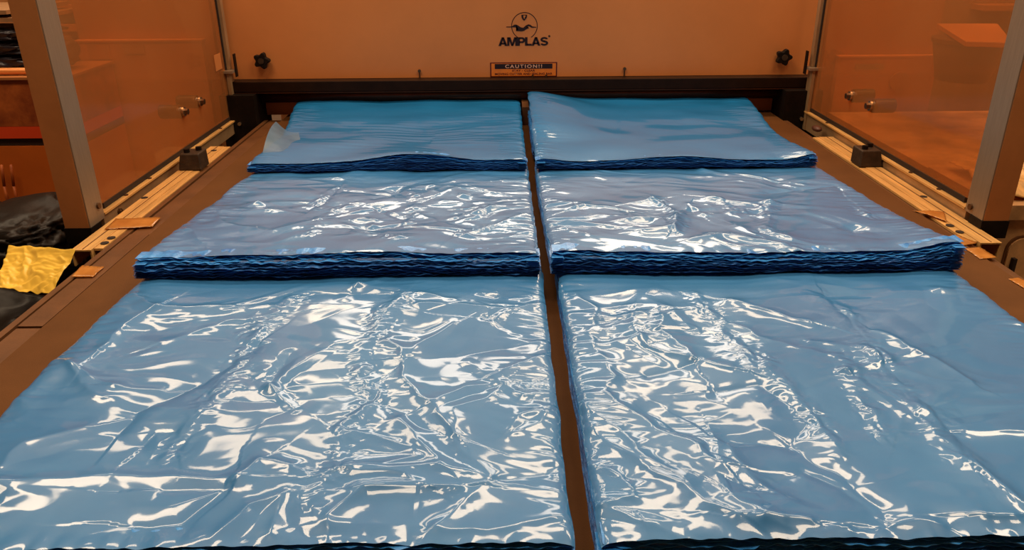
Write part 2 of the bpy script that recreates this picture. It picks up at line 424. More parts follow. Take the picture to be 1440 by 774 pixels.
channel('channel_rail', -.897, -.8365, 1.505, 2.35, -.035, .001, 'pale yellow channel rail beside the left guard door', 1, [(-.889, 1.85), (-.870, 2.30), (-.845, 1.545), (-.845, 1.575)])
channel('channel_rail', .963, 1.026, 1.495, 2.40, -.035, .001, 'pale yellow channel rail beside the right guard door', -1, [(1.014, 1.80), (.973, 1.56), (.973, 1.60)])

def clamp(x, y, label, s):
    d = thing('rail_clamp', label, 'clamp', (x, y, .002))
    bm = B()
    prism(bm, [Vector((x - .032, y - .035, .002)), Vector((x + .032, y - .035, .002)), Vector((x + .026, y - .024, .045)), Vector((x - .026, y - .024, .045))], (0, .062, 0))
    link('clamp_body', bm, M['block'], d, bevel=.003)
    for k in (-.012, .012):
        bm = B(); cyl(bm, (x + k, y + .006 + k, .0445), (x + k, y + .006 + k, .055), .008, 6); link('clamp_bolt', bm, M['black'], d)
p = on_z(268, 232, .04); clamp(-.862, 2.12, 'dark iron clamp block on the left pale rail', -1)
clamp(.996, 2.09, 'dark iron clamp block on the right pale rail', 1)

# small litter beside the right rail
bm = B(); bmesh.ops.create_icosphere(bm, subdivisions=2, radius=.012, matrix=Matrix.Translation((1.0, 2.47, .011)) @ Matrix.Diagonal((1.2, 2.2, .8, 1)))
tag(link('red_cap', bm, M['brick_dark'], smooth=True), 'small dark red plastic piece behind the right rail end', 'scrap')

# ------------------------------------------------------------------ packing tape pieces
def tape(pts, label, z=.001, lift=0):
    """pts: four table points; a thin crinkled sheet"""
    bm = B(); n = 14; mm = 5; g = []
    a, b_, c_, d_ = [Vector(p) for p in pts]
    for i in range(n + 1):
        row = []
        for j in range(mm + 1):
            u = i / n; v = j / mm
            p = a.lerp(b_, u).lerp(d_.lerp(c_, u), v)
            p = p + Vector((random.uniform(-1, 1) * .0006, random.uniform(-1, 1) * .0008, lift * math.sin(u * PI) + random.uniform(0, .0008)))
            row.append(bm.verts.new(p))
        g.append(row)
    for i in range(n):
        for j in range(mm): bm.faces.new((g[i][j], g[i+1][j], g[i+1][j+1], g[i][j+1]))
    o = link('packing_tape', bm, M['tape'], None, True)
    sol = o.modifiers.new('thickness', 'SOLIDIFY'); sol.thickness = .0005; sol.offset = 1
    return tag(o, label, 'tape', 'orange packing tape pieces')
def tz(px, py, z): return on_z(px, py, z)
tape([tz(147, 323, .003), tz(215, 319, .0015), tz(226, 306, .0015), tz(163, 308, .003)], 'long orange tape strip wrapped over the left rail')
tape([tz(100, 390, .002), tz(131, 390, .001), tz(146, 376, .001), tz(115, 374, .002)], 'orange tape square on table edge beside the yellow sheet')
tape([tz(1283, 297, .0008), tz(1331, 312, .003), tz(1328, 299, .003), tz(1296, 297, .0008)], 'twisted orange tape strip running up onto the right rail', lift=.002)
tape([tz(1331, 333, .0008), tz(1353, 346, .0008), tz(1374, 342, .0008), tz(1348, 331, .0008)], 'faint orange tape square beside the right rail front end')
tape([tz(1357, 350, .0008), tz(1378, 365, .0008), tz(1402, 363, .0008), tz(1378, 348, .0008)], 'bright orange tape square just before the right rail end')
tape([tz(1418, 393, .0008), tz(1440, 406, .0008), tz(1452, 400, .0008), tz(1432, 391, .0008)], 'orange tape piece at the right frame edge on the table')

# ------------------------------------------------------------------ film stacks
rng = np.random.RandomState(5)
def perlin(x, y, seed):
    r = np.random.RandomState(seed); ang = r.rand(256, 256) * 2 * np.pi
    gx = np.cos(ang); gy = np.sin(ang)
    xi = np.floor(x).astype(int); yi = np.floor(y).astype(int); xf = x - xi; yf = y - yi
    def g(ix, iy, dx, dy):
        a = gx[ix % 256, iy % 256]; b = gy[ix % 256, iy % 256]; return a * dx + b * dy
    s = xf * xf * xf * (xf * (xf * 6 - 15) + 10); t = yf * yf * yf * (yf * (yf * 6 - 15) + 10)
    n0 = g(xi, yi, xf, yf) * (1 - s) + g(xi + 1, yi, xf - 1, yf) * s
    n1 = g(xi, yi + 1, xf, yf - 1) * (1 - s) + g(xi + 1, yi + 1, xf - 1, yf - 1) * s
    return (n0 * (1 - t) + n1 * t) * 1.5
def sstep(x, a, b):
    t = np.clip((x - a) / (b - a), 0, 1); return t * t * (3 - 2 * t)
def seg_dist(X, Y, p, q):
    dx, dy = q[0] - p[0], q[1] - p[1]; L2 = dx * dx + dy * dy + 1e-12
    t = np.clip(((X - p[0]) * dx + (Y - p[1]) * dy) / L2, 0, 1)
    return np.hypot(X - p[0] - t * dx, Y - p[1] - t * dy), ((X - p[0]) * dy - (Y - p[1]) * dx)
def line_field(X, Y, pts):
    D = None
    for p, q in zip(pts[:-1], pts[1:]):
        d, s = seg_dist(X, Y, p, q)
        if D is None: D, S = d, s
        else:
            m = d < D; D = np.where(m, d, D); S = np.where(m, s, S)
    return D, S
def crop(lines, k, ox, oy, z):
    return [[tuple(on_z(ox + x / k, oy + y / k, z)[:2]) for x, y in ln] for ln in lines]

# folds read off the photograph, as points on the film tops
AL = crop([[(340,230),(370,200),(470,145)],[(340,235),(480,225),(600,205)],[(290,185),(330,240),(340,310),(400,370),(470,460)],
  [(250,350),(400,440),(480,465)],[(415,360),(500,320),(610,305),(560,355),(470,380),(475,460)],[(205,445),(350,490),(360,520),(180,555)],
  [(200,560),(330,565),(375,590),(200,605)],[(470,480),(575,572),(400,720)],[(170,550),(400,545),(575,572)],
  [(110,750),(130,680),(210,610),(480,600)],[(430,710),(560,715),(740,680)],[(610,270),(720,230)],
  [(610,455),(650,400),(740,370),(700,420),(620,458)],[(720,550),(580,580)],[(330,60),(290,100),(380,110),(330,60)],
  [(380,90),(640,100),(720,80)],[(370,60),(470,75)],[(430,540),(320,410)]], 1.964, 400, 380, .055) + \
     crop([[(370,60),(430,100),(730,90)],[(280,215),(340,150),(430,100)],[(330,440),(380,380),(560,300),(700,200)],
  [(310,320),(440,320)],[(190,260),(310,320)],[(0,590),(300,560),(650,570)],[(660,580),(720,525),(800,545)],
  [(380,690),(490,690),(620,600),(440,600)],[(390,470),(420,440),(490,435),(490,480)],[(0,545),(60,480),(240,430)],
  [(580,740),(690,650),(790,620),(740,730)],[(190,260),(240,330),(290,350)],[(450,190),(620,130),(700,120)]], 1.964, 0, 380, .055)
AR = crop([[(90,55),(150,100),(130,170),(170,240),(205,290),(175,335),(260,390),(380,470),(430,490)],
  [(260,120),(255,170),(300,200),(400,240),(520,270)],[(330,130),(330,160),(400,215),(420,240)],[(260,120),(330,100),(420,100),(330,130)],
  [(130,380),(200,430),(260,500),(340,555)],[(130,375),(150,440),(280,540),(420,620),(540,680)],[(140,520),(220,570),(250,630),(150,640)],
  [(190,650),(420,755)],[(520,460),(690,470),(735,410),(700,360),(600,310),(490,320)],
  [(480,455),(520,480),(570,560),(640,600),(690,640),(620,680),(530,630),(660,620)],[(620,690),(740,700)],
  [(430,490),(500,545),(480,480)],[(540,140),(640,190),(745,215)],[(520,80),(640,110),(745,135)],[(300,280),(440,245)]], 1.963, 760, 380, .055) + \
     crop([[(120,480),(250,570),(350,660),(380,720)],[(50,580),(130,550),(250,590),(330,660)],
  [(200,50),(340,210),(400,300),(480,370),(560,460),(600,525)],[(160,190),(340,220)],[(400,440),(410,400),(470,380)],
  [(480,425),(580,520)],[(590,440),(745,445)],[(600,540),(745,650)],[(390,700),(450,690),(520,710)],
  [(30,690),(240,700),(180,740)],[(640,680),(720,680)],[(340,160),(600,300)]], 1.963, 1060, 380, .055)
BL = crop([[(200,240),(230,290),(400,320),(560,270)],[(555,210),(600,180),(650,110)],[(980,110),(1080,120),(1020,150),(980,130)],
  [(1040,180),(1120,190),(1330,180)],[(960,240),(1090,310),(980,300)],[(1130,325),(1330,250)],[(680,130),(830,150),(780,165)],
  [(90,300),(150,370)],[(1250,95),(1340,95)],[(1150,120),(1230,145)],[(180,220),(380,225)],[(1150,215),(1330,215)],[(720,260),(790,260)]], 2.618, 230, 220, .055)
BR = crop([[(60,150),(170,180),(70,180)],[(165,200),(200,190),(300,205)],[(165,200),(190,230),(310,240)],[(80,260),(200,320)],
  [(490,290),(550,180),(590,220)],[(610,155),(780,180),(820,220),(800,290),(870,320),(980,350)],[(360,180),(430,165)],
  [(350,260),(450,250),(480,290),(400,300)],[(820,125),(1040,105),(1060,130)],[(1110,190),(1130,230),(1200,240)],[(700,270),(770,310)],
  [(430,165),(500,220),(500,300)],[(560,330),(660,310),(860,350)]], 2.4, 740, 220, .055)
bandsAL = crop([[(330,60),(280,110),(210,240),(240,350),(170,440),(150,560),(70,640)]], 1.964, 400, 380, .055) + crop([[(810,70),(710,150),(640,270),(540,400),(450,500)],[(720,180),(700,130)]], 1.964, 0, 380, .055)
bandsAR = crop([[(430,60),(520,180),(600,270)],[(620,270),(750,420)]], 1.963, 760, 380, .055) + crop([[(200,50),(340,210),(400,300),(500,410),(600,525)],[(230,230),(300,350),(360,440)],[(40,250),(150,390),(230,500)]], 1.963, 1060, 380, .055)
bandsBL = crop([[(700,190),(570,260),(550,330)],[(920,150),(940,230),(910,280)],[(640,110),(560,210)],[(700,320),(860,350)]], 2.618, 230, 220, .055)
bandsBR = crop([[(430,165),(500,220),(500,300)],[(640,160),(700,210),(800,190),(810,300)],[(1120,190),(1150,230)]], 2.4, 740, 220, .055)

def wrinkle(X, Y, seed, lines, bands, x0, x1, calm=1.0):
    wx = perlin(X * 5, Y * 5, seed) * .05; wy = perlin(X * 5 + 9, Y * 5, seed + 1) * .05
    r = random.Random(seed); a = r.uniform(-.5, .5)
    U = (X + wx) * math.cos(a) + (Y + wy) * math.sin(a); V = -(X + wx) * math.sin(a) + (Y + wy) * math.cos(a)
    h = .004 * perlin(X * 6, Y * 7, seed + 2)
    amp = .25 + .75 * sstep(perlin(X * 5 + 3, Y * 5, seed + 3), -.25, .35)
    n = perlin(U * 9, V * 17, seed + 4); h += .0024 * amp * calm * -np.sqrt(n * n + .0002)
    n = perlin(U * 20 + 5, V * 26, seed + 5); h += .0005 * amp * calm * -np.sqrt(n * n + .0008)
    n = perlin(V * 14 + 5, U * 9, seed + 8); h += .0015 * (1.2 - amp) * calm * np.sqrt(n * n + .0002)
    # little transverse puckers near the two long edges
    e = np.maximum(np.minimum(X - x0, x1 - X), 0)
    k = np.exp(-(e / .045) ** 1.3)
    n = perlin(X * 11, Y * 42 + X * 6, seed + 6); h += .0034 * k * (np.sqrt(n * n + .002))
    # fans of straight creases running out from pinch points
    if calm > .5:
        y0_, y1_ = Y.min(), Y.max()
        for _ in range(9):
            cx, cy = r.uniform(x0 + .03, x1 - .03), r.uniform(y0_, y1_ - .08); a0 = r.uniform(0, 6.3)
            for k_ in range(r.randint(3, 5)):
                a = a0 + k_ * r.uniform(.9, 1.7); Ln = r.uniform(.05, .17)
                ex, ey = cx + math.cos(a) * Ln, cy + math.sin(a) * Ln * .8
                D, S = seg_dist(X + wx * .12, Y + wy * .12, (cx, cy), (ex, ey))
                t = np.clip(np.hypot(X - cx, Y - cy) / Ln, 0, 1)
                wd_ = r.uniform(.010, .035)
                h += r.choice((1, 1, -1)) * r.uniform(.0012, .0030) * calm * (1 - .7 * t) * np.clip(1 - np.sqrt(D * D + 1.5e-6) / wd_, 0, 1)
    # long folds
    for i, ln in enumerate(lines):
        wob = perlin(X * 26, Y * 26, seed + 20 + i) * .006
        D, S = line_field(X + wob, Y + wob * .6, ln)
        A = r.uniform(.0028, .0052) * (1 if r.random() > .22 else -.8)
        wa, wb = r.uniform(.008, .016), r.uniform(.014, .03)
        if r.random() > .5: wa, wb = wb, wa
        wd = np.where(S > 0, wa, wb)
        h += A * np.exp(-(np.sqrt(D * D + 2.5e-6) - .0016) / wd)
    # crushed gusset bands
    for i, ln in enumerate(bands):
        wob = perlin(X * 18, Y * 18, seed + 60 + i) * .012
        D, S = line_field(X + wob, Y, ln)
        k = np.exp(-(D / .020) ** 2) * (.35 + .65 * sstep(perlin(X * 13, Y * 13, seed + 70), -.2, .2))
        wx2 = perlin(X * 30, Y * 30, seed + 83) * .6; wy2 = perlin(X * 30 + 7, Y * 30, seed + 84) * .6
        n = perlin(X * 52 + wx2, Y * 34 + wy2, seed + 80 + i); n2 = perlin(X * 30 + wy2, Y * 70 + wx2, seed + 85 + i)
        h += k * (.0026 * np.sqrt(n * n + .003) - .0016 * np.sqrt(n2 * n2 + .003))
        h += .0016 * np.exp(-(D / .012) ** 2)
    return h

def grid_mesh(name, X, Y, Z, m, parent):
    nv, nu = X.shape
    co = np.stack([X, Y, Z], -1).reshape(-1, 3).astype(np.float32)
    i = np.arange(nv * nu).reshape(nv, nu)
    q = np.stack([i[:-1, :-1], i[:-1, 1:], i[1:, 1:], i[1:, :-1]], -1).reshape(-1, 4)
    me = bpy.data.meshes.new(name)
    me.vertices.add(len(co)); me.vertices.foreach_set('co', co.ravel())
    me.loops.add(q.size); me.loops.foreach_set('vertex_index', q.ravel().astype(np.int32))
    me.polygons.add(len(q)); me.polygons.foreach_set('loop_start', np.arange(0, q.size, 4, dtype=np.int32))
    me.polygons.foreach_set('use_smooth', np.ones(len(q), dtype=bool))
    me.update(); me.validate()
    o = bpy.data.objects.new(name, me); C.objects.link(o); me.materials.append(m)
    if parent:
        o.parent = parent; o.matrix_parent_inverse = Matrix.Translation(-parent.location)
    return o

def ribbon(vs, fs, pts_outer, pts_inner):
    b0 = len(vs); n = len(pts_outer)
    vs.extend(pts_outer); vs.extend(pts_inner)
    for k in range(n - 1): fs.append((b0 + k, b0 + k + 1, b0 + n + k + 1, b0 + n + k))

def stack(label, x0, x1, y0, L, ztop, zbot, lines, bands, seed, res, nl, calm=1.0, ragged=.004, xedge=None, post=None, slope=.012):
    """ztop(X,Y) top surface, zbot(X,Y) underside; nl sheet edges drawn round the front and both sides"""
    st = thing('film_stack', label, 'plastic sheets', ((x0 + x1) / 2, y0 + L / 2, 0), 'blue film stacks lapped on the conveyor')
    nu = int((x1 - x0) / res); nv = int(L / res)
    u, v = np.meshgrid(np.linspace(0, 1, nu), np.linspace(0, 1, nv))
    X = x0 + u * (x1 - x0); Y = y0 + slope * .45 + v * (L - slope * .45)
    fr = perlin(X * 9, X * 0 + seed, seed + 90) * .006 + perlin(X * 60, X * 0 + seed, seed + 91) * .002
    if xedge is not None: X = xedge(X, Y, u, v)
    Yw = Y + fr * np.exp(-(Y - y0) / .05)
    wl = perlin(Y * 14, Y * 0 + seed, seed + 92) * .003
    Xw = X + wl * (np.exp(-(u / .1) ** 2) + np.exp(-((1 - u) / .1) ** 2))
    hw = wrinkle(X, Y, seed, lines, bands, x0, x1, calm)
    fade = sstep(Y - y0, 0, .03) * .75 + .25
    Z = ztop(X, Y) + hw * fade
    # film rolls down at its borders
    e = np.minimum(u, 1 - u) * (x1 - x0)
    Z = Z - .007 * np.exp(-e / .006) - .0018 * np.exp(-(Y - y0) / .004)
    fz = perlin(X * 45, Y * 22, seed + 95); Z = Z + .0035 * min(1, calm) * fz * np.exp(-(Y - y0) / .016)
    if post is not None: Z = post(X, Y, Z)
    grid_mesh('top_sheet', Xw, Yw, Z, M['film'] if calm > .5 else M['film_dark_reflection'], st)
    # edges of the sheets below
    vs = []; fs = []; cut = None
    for k in range(nl):
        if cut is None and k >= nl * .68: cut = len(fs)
        f = (k + .5) / nl
        xs = np.linspace(x0, x1, 300); ys0 = np.full(300, y0)
        zb = zbot(xs, ys0); zt = ztop(xs, ys0) - .003
        zz = zb + (zt - zb) * f + perlin(xs * 12, xs * 0 + k * .35, seed + 200) * .0022 + perlin(xs * 70, xs * 0 + k * 3.1, seed + 201) * .0024
        yy = y0 + .001 + perlin(xs * 9, xs * 0 + seed, seed + 90) * .005 + perlin(xs * 25, xs * 0 + k * 1.7, seed + 202) * ragged + perlin(xs * 80, xs * 0 + k * 2.3, seed + 206) * ragged * .8 + rng.uniform(-.6, 1) * ragged * .8 + (1 - f) * .003 + max(0, f - .55) * slope
        xo = rng.uniform(-.0025, .0025)
        th = (zt - zb).mean() / nl * .42
        xs2 = xs + xo
        ribbon(vs, fs, [(a, b, c) for a, b, c in zip(xs2, yy, zz)], [(a, b + .03, c + th * .6) for a, b, c in zip(xs2, yy, zz)])
        ribbon(vs, fs, [(a, b + .0006, c - th) for a, b, c in zip(xs2, yy, zz)], [(a, b, c) for a, b, c in zip(xs2, yy, zz)])
        for sgn, xe in ((-1, x0), (1, x1)):
            ys = np.linspace(y0, y0 + L, 220); xx = np.full(220, xe)
            zb2 = zbot(xx, ys); zt2 = ztop(xx, ys) - .008
            zz = zb2 + (zt2 - zb2) * f + perlin(ys * 9, ys * 0 + k * .3, seed + 203) * .0015
            xx = xe + sgn * (-.001 + perlin(ys * 11, ys * 0 + k * 1.3, seed + 204) * .0022 + rng.uniform(-1, .6) * .0018)
            if xedge is not None:
                uu = np.full(220, 0. if sgn < 0 else 1.); xx = xedge(xx, ys, uu, (ys - y0) / L)
            ribbon(vs, fs, [(a, b, c) for a, b, c in zip(xx, ys, zz)], [(a - sgn * .02, b, c + th * .5) for a, b, c in zip(xx, ys, zz)])
            ribbon(vs, fs, [(a, b, c - th) for a, b, c in zip(xx, ys, zz)], [(a, b, c) for a, b, c in zip(xx, ys, zz)])
    cut2 = len(fs)
    # solid core of the pad, a little inside the edges
    n = 60; m_ = 40
    i0 = .007
    gx = np.linspace(x0 + i0, x1 - i0, n); gy = np.linspace(y0 + .012, y0 + L, m_)
    b0 = len(vs)
    top = []; bot = []
    for y in gy:
        zt = ztop(gx, np.full(n, y)) - .010; zb = zbot(gx, np.full(n, y)) + .0005
        zt = np.maximum(zt, zb + .0005)
        xr = gx
        if xedge is not None: xr = xedge(gx, np.full(n, y), np.linspace(0, 1, n), np.full(n, (y - y0) / L))
        top.append([len(vs) + i for i in range(n)]); vs.extend([(a, y, c) for a, c in zip(xr, zt)])
        bot.append([len(vs) + i for i in range(n)]); vs.extend([(a, y, c) for a, c in zip(xr, zb)])
    for j in range(m_ - 1):
        for i in range(n - 1): fs.append((top[j][i], top[j][i+1], top[j+1][i+1], top[j+1][i]))
        fs.append((bot[j][0], top[j][0], top[j+1][0], bot[j+1][0])); fs.append((top[j][-1], bot[j][-1], bot[j+1][-1], top[j+1][-1]))
    for i in range(n - 1): fs.append((bot[0][i], bot[0][i+1], top[0][i+1], top[0][i]))
    me = bpy.data.meshes.new('sheet_edges'); me.from_pydata(vs, [], fs); me.materials.append(M['film_edge']); me.materials.append(M['film_edge_lit'])
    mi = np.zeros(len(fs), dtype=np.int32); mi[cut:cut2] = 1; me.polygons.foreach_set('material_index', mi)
    for p in me.polygons: p.use_smooth = True
    o = bpy.data.objects.new('sheet_edges', me); C.objects.link(o); o.parent = st; o.matrix_parent_inverse = Matrix.Translation(-st.location)
    o['kind'] = 'stuff'
    return st

XL0, XL1, XR0, XR1 = -.640, .064, .090, .788
yA, yB, yC = .588, 1.238, 1.885
zA = lambda X, Y: .052 + .0 * X - .004 * sstep(Y, yA, yB)
zA0 = lambda X, Y: .001 + 0 * X
def mk_zB(c, hump):
    def f(X, Y):
        d = Y - yB
        return .046 + .043 * (1 - np.clip(d / .62, 0, 1)) * (1 + .06 * np.sin(X * 9)) + .004 * sstep(d, .3, .6) + hump(X) * np.exp(-(d / .12) ** 2)
    return f
def mk_zB0(X, Y):   # lies on row A's top, then reaches the belt
    d = Y - yB
    return .0515 * (1 - np.clip(d / .62, 0, 1)) + .001
humpL = lambda X: .008 * np.exp(-((X + .22) / .16) ** 2) - .003
humpR = lambda X: .016 * sstep(X, .68, .80) + .006 * np.exp(-((X - .10) / .05) ** 2) - .002
zBL = mk_zB(0, humpL); zBR = mk_zB(0, humpR)
def mk_zC(hump, thick=.026):
    def f(X, Y):
        d = Y - yC
        return .050 + thick * (1 - .6 * sstep(d, .05, .5)) + hump(X) * np.exp(-(d / .10) ** 2)
    return f
zC0 = lambda X, Y: .0525 * (1 - sstep(Y - yC, .10, .30)) + .001
hCL = lambda X: .022 * np.exp(-((X + .22) / .13) ** 2) + .006 * np.exp(-((X - .05) / .08) ** 2) - .004
hCR = lambda X: .012 * np.exp(-((X - .42) / .13) ** 2) + .016 * sstep(X, .68, .79) + .010 * np.exp(-((X - .09) / .06) ** 2) - .006
zCL = mk_zC(hCL); zCR = mk_zC(hCR)

stack('wrinkled blue film stack nearest the camera, left lane', XL0, XL1, yA, .747, zA, zA0, AL, bandsAL, 11, .0018, 14)
stack('wrinkled blue film stack nearest the camera, right lane', XR0, XR1, yA, .747, zA, zA0, AR, bandsAR, 37, .0018, 14)
stack('middle blue film stack in left lane with thick ragged front edge', XL0, XL1 - .006, yB, .75, zBL, mk_zB0, BL, bandsBL, 53, .0020, 16, 1.4, slope=.042)
stack('middle blue film stack in right lane with thick ragged front edge', XR0 - .012, XR1 + .004, yB, .75, zBR, mk_zB0, BR, bandsBR, 71, .0020, 16, 1.3, slope=.034)
# back row: runs up to and under the roller
def taperL(X, Y, u, v): return X - .085 * sstep(v, .25, 1) * (1 - u)
def taperR(X, Y, u, v): return X + .075 * sstep(v, .2, 1) * u
def postCL(X, Y, Z):
    n = perlin(X * 5 + Y * 3, Y * 26 + X * 9 * np.sign(X + .2) * -.5, 301); return Z + .0022 * np.sqrt(n * n + .004) * np.exp(-((X + .15) / .3) ** 2) * np.exp(-((Y - 2.2) / .25) ** 2)
def postCR(X, Y, Z):
    v = (Y - yC) / .95
    lift = .05 * np.exp(-((X - XR0) / .16) ** 2) * sstep(v, .05, .55) * (1 - .75 * sstep(v, .7, 1))
    return Z + lift
CLl = []
stack('far blue film stack in left lane coming out under the roller', XL0, XL1 - .01, yC, .95, zCL, zC0, CLl, [], 91, .0035, 9, .25, .002, taperL, postCL, .02)
stack('far blue film stack in right lane with its inner corner lifted', XR0 - .012, XR1 - .01, yC, .95, zCR, zC0, [], [], 97, .0035, 9, .2, .002, taperR, postCR, .02)

# divider strip between the lanes at the roller
dv = boxo('lane_divider', (.060, 2.60, .001), (.082, 2.95, .060), M['strip'], table, .002)

# ------------------------------------------------------------------ left surroundings
YC = 2.45
def face(px0, py0, px1, py1, y):     # box face limits on plane y from two image corners (taken at the face's right edge)
    a = on_y(px0, py0, y); b = on_y(px1, py1, y); return a, b
z = lambda py, y=YC, px=60: on_y(px, py, y).z
xr = on_y(100, 150, YC).x
cab = thing('cabinet', 'burnt orange steel cabinet with red stripe left of the machine', 'cabinet', (-1.7, 2.7, FL))
boxo('lower_door', (-2.6, YC, FL + .02), (xr, YC + .32, z(206)), M['orange'], cab, .003)
boxo('gap_shade', (-2.6, YC + .01, z(206) + .001), (xr, YC + .32, z(195)), M['dark'], cab)  # solid dark bar in the gap, standing for its shade
boxo('red_stripe', (-2.6, YC, z(195) + .001), (xr, YC + .32, z(178)), M['red'], cab, .002)
boxo('upper_body', (-2.6, YC, z(178) + .001), (xr, YC + .32, z(112)), M['rust'], cab, .003)
boxo('cabinet_top', (-2.6, YC - .01, z(112) + .001), (xr + .01, YC + .32, z(108)), M['alu_face'], cab, .001)
v0 = on_y(34, 315, YC - .0); v1 = on_y(72, 332, YC)
vent = boxo('vent', (v0.x, YC - .004, v1.z), (v1.x, YC - .0005, v0.z), M['rust'], cab)
for i in range(4):
    zz = v1.z + (v0.z - v1.z) * (i + .5) / 4
    boxo('vent_slot', (v0.x + .006, YC - .0055, zz - .003), (v1.x - .006, YC - .0045, zz + .003), M['dark'], vent)
bm = B()
for off in (0, .03):
    pts = [on_y(px, py, YC - .03) for px, py in ((2, 232), (6, 262), (14, 295), (24, 325), (26, 350))]
    for p, q in zip(pts[:-1], pts[1:]): cyl(bm, (p.x + off, p.y, p.z), (q.x + off, q.y, q.z), .0045, 8)
link('cable', bm, M['rust'], cab, True)

zt = z(108) + .002
tube = thing('metal_tube', 'bright orange tube lying in front of the dark wrapped rolls', 'tube', (-1.7, YC + .02, zt))
bm = B(); r = (z(94) - z(104)) / 2; cyl(bm, (-2.6, YC + .03, zt + r), (xr - .02, YC + .03, zt + r), r, 20); link('tube_body', bm, M['copper'], tube, True)
bm = B(); cyl(bm, (xr - .02, YC + .03, zt + r), (xr - .01, YC + .03, zt + r), r * .8, 20); link('tube_end', bm, M['dark'], tube)
def lump(name, c, s, m, seed, sub=4, amp=.12, fr=3, parent=None, sq=.6):
    bm = B(); bmesh.ops.create_icosphere(bm, subdivisions=sub, radius=1)
    from mathutils import noise
    for v in bm.verts:
        d = v.co.normalized()
        q = Vector([math.copysign(abs(t) ** sq, t) for t in d])
        n = noise.noise(d * fr + Vector((seed, 0, 0))); n2 = abs(noise.noise(d * fr * 2.3 + Vector((seed, 3, 0))))
        q *= 1 + amp * n - amp * 1.3 * n2
        v.co = Vector((c[0] + q.x * s[0], c[1] + q.y * s[1], c[2] + q.z * s[2]))
    return link(name, bm, m, parent, True)
h1 = (z(40, YC + .2) - z(95, YC + .2)) / 2
zc = z(95, YC + .2)
for i, (f0, f1, lab) in enumerate(((0, .36, 'lowest dark film bundle behind the orange tube'), (.36, .70, 'middle dark film bundle of the pile on the cabinet'), (.70, 1.0, 'topmost dark film bundle under the cardboard sheets'))):
    zz0 = zt + .001 + (z(40, YC + .12) - zt) * f0; zz1 = zt + (z(40, YC + .12) - zt) * f1
    tag(lump('film_bundle', (-1.98, YC + .20, (zz0 + zz1) / 2), (.52, .12, (zz1 - zz0) / 2 * .97), M['wrap'], i * 7.3, 5, .10, 6, None, .35), lab, 'bundle')
zcard = z(38, YC + .12)
for i, (dz, sk) in enumerate(((.004, 0), (.026, .03))):
    bm = B(); x1 = on_y(30, 30, YC + .1).x - .04 * i
    prism(bm, [Vector((-2.6, YC + .1 + sk, zcard + dz)), Vector((x1, YC + .1, zcard + dz + .014)), Vector((x1 + .02, YC + .45, zcard + dz + .014)), Vector((-2.6, YC + .45, zcard + dz))], (0, 0, .012))
    tag(link('cardboard_sheet', bm, M['card']), ('lower tilted cardboard sheet on the dark bundles', 'upper tilted cardboard sheet on the dark bundles')[i], 'cardboard')
ty = YC + 1.2
t0 = on_y(-60, 24, ty); t1 = on_y(60, -30, ty)
tc = thing('storage_crate', 'grey teal crate high at the upper left corner', 'crate', (t0.x, ty + .2, FL))
boxo('crate_body', (t0.x, ty, FL + .01), (t1.x, ty + .4, t1.z), M['teal'], tc, .01)
boxo('crate_rim', (t0.x - .01, ty - .01, on_y(10, 4, ty).z), (t1.x + .01, ty - .001, on_y(10, -4, ty).z), M['card'], tc)

# beige box beyond the left door, and the rack behind it
def side_box(px0, px1, pyt, y, label, m, back, back2):
    a = on_y(px0, pyt, y); b = on_y(px1, pyt, y)
    t = thing('control_box', label, 'box', ((a.x + b.x) / 2, y + .15, FL))
    boxo('box_body', (a.x, y, FL + .02), (b.x, y + .03, a.z - .006), m, t, .003)
    boxo('backing_cover', (min(a.x, back), y + .031, FL + .02), (max(b.x, back2), y + .06, 1.1), M['cream'], t, .003)
    boxo('box_lid', (a.x - .004, y - .006, a.z - .0055), (b.x + .004, y + .03, a.z), M['panel'], t, .0015)
    return t, a, b
t, a, b = side_box(105, 283, 57, 2.78, 'cream steel box seen through the left guard door', M['panel'], on_y(166, 20, 2.82).x, -1.0)
for px0, py0, px1, py1 in ((127, 62, 153, 84), (176, 62, 202, 76)):
    p = on_y(px0, py1, 2.78); q = on_y(px1, py0, 2.78)
    boxo('faded_label', (p.x, 2.776, p.z), (q.x, 2.7795, q.z), M['cream'], t)
p = on_y(300, 60, 2.95)
rk = thing('storage_rack', 'cream rack with dark shelf behind the left guard door', 'rack', (-1.7, 3.4, FL))
q0 = on_y(78, 8, 3.3); q1 = on_y(165, 8, 3.3)
boxo('rack_panel', (q0.x - .3, 3.32, FL + .02), (-1.03, 3.36, 1.3), M['cream'], rk)
boxo('rack_shelf', (q0.x, 3.1, q0.z - .045), (q1.x, 3.31, q0.z - .01), M['teal'], rk)
boxo('shelf_lip', (q0.x, 3.08, q0.z - .075), (q1.x, 3.099, q0.z - .05), M['panel'], rk)
boxo('shelf_lip', (q0.x, 3.08, q0.z + .0), (q1.x, 3.099, q0.z + .02), M['panel'], rk)
lm = on_y(92, 85, 2.62)
tag(lump('waste_bag', (lm.x - .02, 2.60, z(108) + .056), (.07, .06, .05), M['brick_dark'], 3.1, 4, .2), 'small dark crumpled bag behind the left guard post', 'bag')
lm_ = lm

